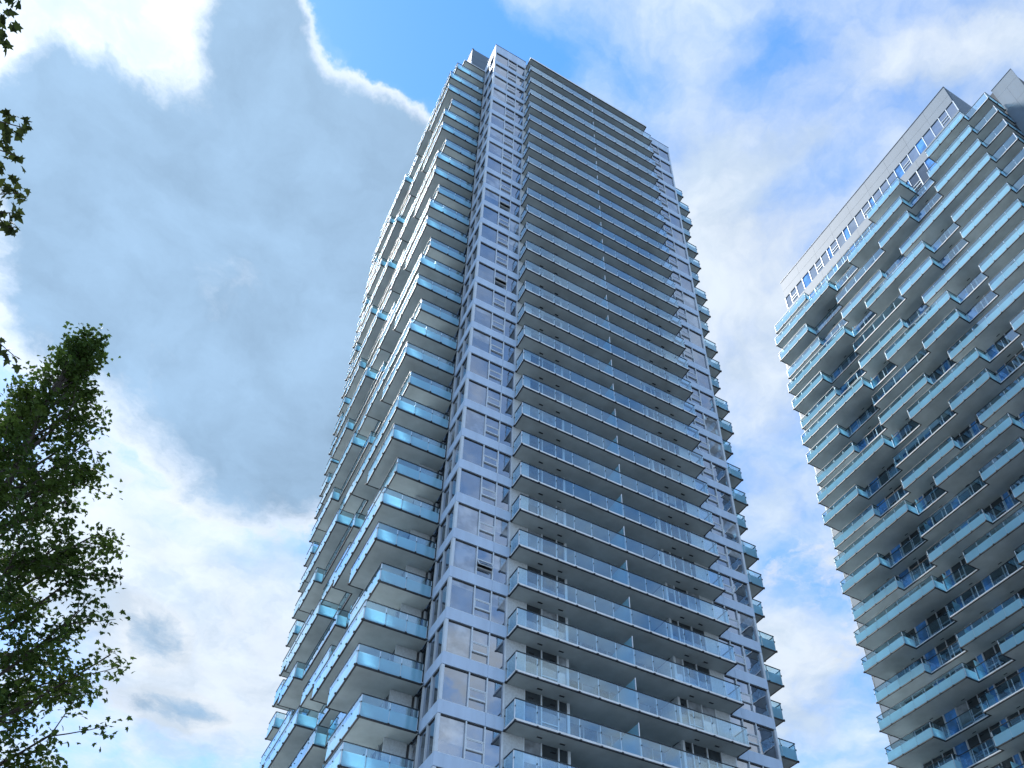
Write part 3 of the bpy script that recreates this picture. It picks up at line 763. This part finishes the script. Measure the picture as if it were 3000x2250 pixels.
def tree_near():
    rnd = random.Random(9)
    base = Vector((-18.6, -31.6, 0))
    root = empty('maple_tree', base, 'nearer maple whose leafy twig tips reach in from the upper left edge', 'tree')
    tr = MB(); tp = [base + Vector((0.06 * math.sin(i), 0.05 * math.cos(i * 1.3), i * 1.35)) for i in range(8)]
    tr.tube(tp, [0.22 * (1 - i / 8 * 0.8) for i in range(8)], 'bark', 10); tr.build('trunk', root, base)
    br = MB(); lm = bpy.data.meshes.new('leaf'); v, f = leaf_geom(0.078); lm.from_pydata(v, [], f); lm.materials.append(M['leaf_dark']); lm.update()
    lr = lm.copy(); lr.materials.clear(); lr.materials.append(M['leaf_red'])
    # twig tips: end point, number of leaves, spread
    tips = [((-15.86, -31.27, 8.72), 26, 0.13), ((-15.80, -31.22, 8.60), 12, 0.10), ((-15.585, -30.72, 8.44), 17, 0.075), ((-15.66, -30.60, 8.34), 12, 0.08), ((-15.56, -30.55, 8.34), 6, 0.06),
            ((-15.62, -30.45, 8.26), 7, 0.06), ((-15.64, -30.35, 8.19), 4, 0.05), ((-15.50, -30.34, 8.235), 15, 0.075), ((-15.49, -30.22, 8.15), 8, 0.06),
            ((-15.53, -30.14, 8.07), 8, 0.07), ((-15.47, -30.14, 8.09), 5, 0.05), ((-15.55, -30.02, 7.98), 3, 0.04), ((-15.32, -29.45, 7.53), 8, 0.07), ((-15.22, -29.43, 7.545), 6, 0.06)]
    bo = []
    start = tp[4]; hub1 = Vector((-16.4, -30.95, 7.9)); hub2 = Vector((-16.25, -30.2, 7.45))
    limb(br, tp[4], hub1, 0.06, 0.022, rnd, 0.05); limb(br, tp[4], hub2, 0.055, 0.02, rnd, 0.05)
    spots = []
    for i, (e, k, sp) in enumerate(tips):
        e = Vector(e); h = hub1 if i < 6 else hub2
        pts = limb(br, h, e, 0.010, 0.0035, rnd, 0.10, 5, 5)
        for j in range(k):
            c = e + Vector((rnd.uniform(-1.6, 0.9), rnd.uniform(-1.3, 1.3), rnd.uniform(-1.3, 1.3))) * sp * 0.85
            if j < 2: c = e
            spots.append((c, i))
    branch = br.build('branches', root, base)
    for c, i in spots:
        m = leaf_matrix(c, rnd); o = bpy.data.objects.new('leaf', lr if (i >= 12 and rnd.random() < 0.2) else lm); COL.objects.link(o); o.parent = branch
        o.matrix_local = Matrix.Translation(-base) @ m @ Matrix.Scale(rnd.uniform(0.75, 1.2), 4)
    # the rest of the crown, behind and left of the frame
    mb = MB(); mb.mi('leaf'); br2 = MB()
    for i in range(40):
        a = rnd.uniform(0, 2 * math.pi); z = rnd.uniform(6.0, 11.5); rr = rnd.uniform(1.2, 2.6)
        e = base + Vector((math.cos(a) * rr, math.sin(a) * rr, z)); s0 = tp[min(7, int((z - 1.5) / 1.35))]
        pj = project(e)
        if pj and pj[0] > -260: continue
        limb(br2, s0, e, 0.035, 0.008, rnd, 0.08, 5, 5)
        for j in range(70):
            c = s0.lerp(e, rnd.uniform(0.35, 1.05)) + Vector((rnd.gauss(0, 0.28), rnd.gauss(0, 0.28), rnd.gauss(0, 0.2)))
            q = project(c)
            if q and q[0] > -60: continue
            m = leaf_matrix(c, rnd); v, f = leaf_geom(rnd.uniform(0.085, 0.13)); b = len(mb.v)
            mb.v += [tuple(m @ Vector(p)) for p in v]; mb.f += [tuple(b + x for x in t) for t in f]; mb.m += [0] * len(f)
    br2.build('limbs', root, base); mb.build('crown', root, base, 'stuff')
tree_near()

# ------------------------------------------------------------------ balcony furniture
M['white'] = plain('white_painted_wood', (0.78, 0.79, 0.80), 0.5, 0, 0.05, 5)
def patio_chair():
    b = Vector((15.2, -0.72, 108.7 - 9 * H + 0.2))
    root = empty('patio_chair', b, 'white slatted patio chair seen through the front balcony glass high on the middle tower', 'chair')
    def part(name, boxes):
        mb = MB()
        for lo_, hi_ in boxes: mb.box([b[i] + lo_[i] for i in range(3)], [b[i] + hi_[i] for i in range(3)], 'white')
        mb.build(name, root, b)
    for i in range(4): part('seat_slat', [((-0.28, -0.26 + i * 0.13, 0.40), (0.28, -0.15 + i * 0.13, 0.43))])
    for i in range(3): part('back_slat', [((-0.28, -0.325, 0.55 + i * 0.17), (0.28, -0.30, 0.66 + i * 0.17))])
    for sx in (-1, 1):
        part('leg', [((sx * 0.28 - 0.025, 0.20, 0.0), (sx * 0.28 + 0.025, 0.26, 0.62))])
        part('leg', [((sx * 0.28 - 0.025, -0.298, 0.0), (sx * 0.28 + 0.025, -0.25, 1.02))])
        part('armrest', [((sx * 0.28 - 0.045, -0.24, 0.622), (sx * 0.28 + 0.045, 0.28, 0.65))])
patio_chair()
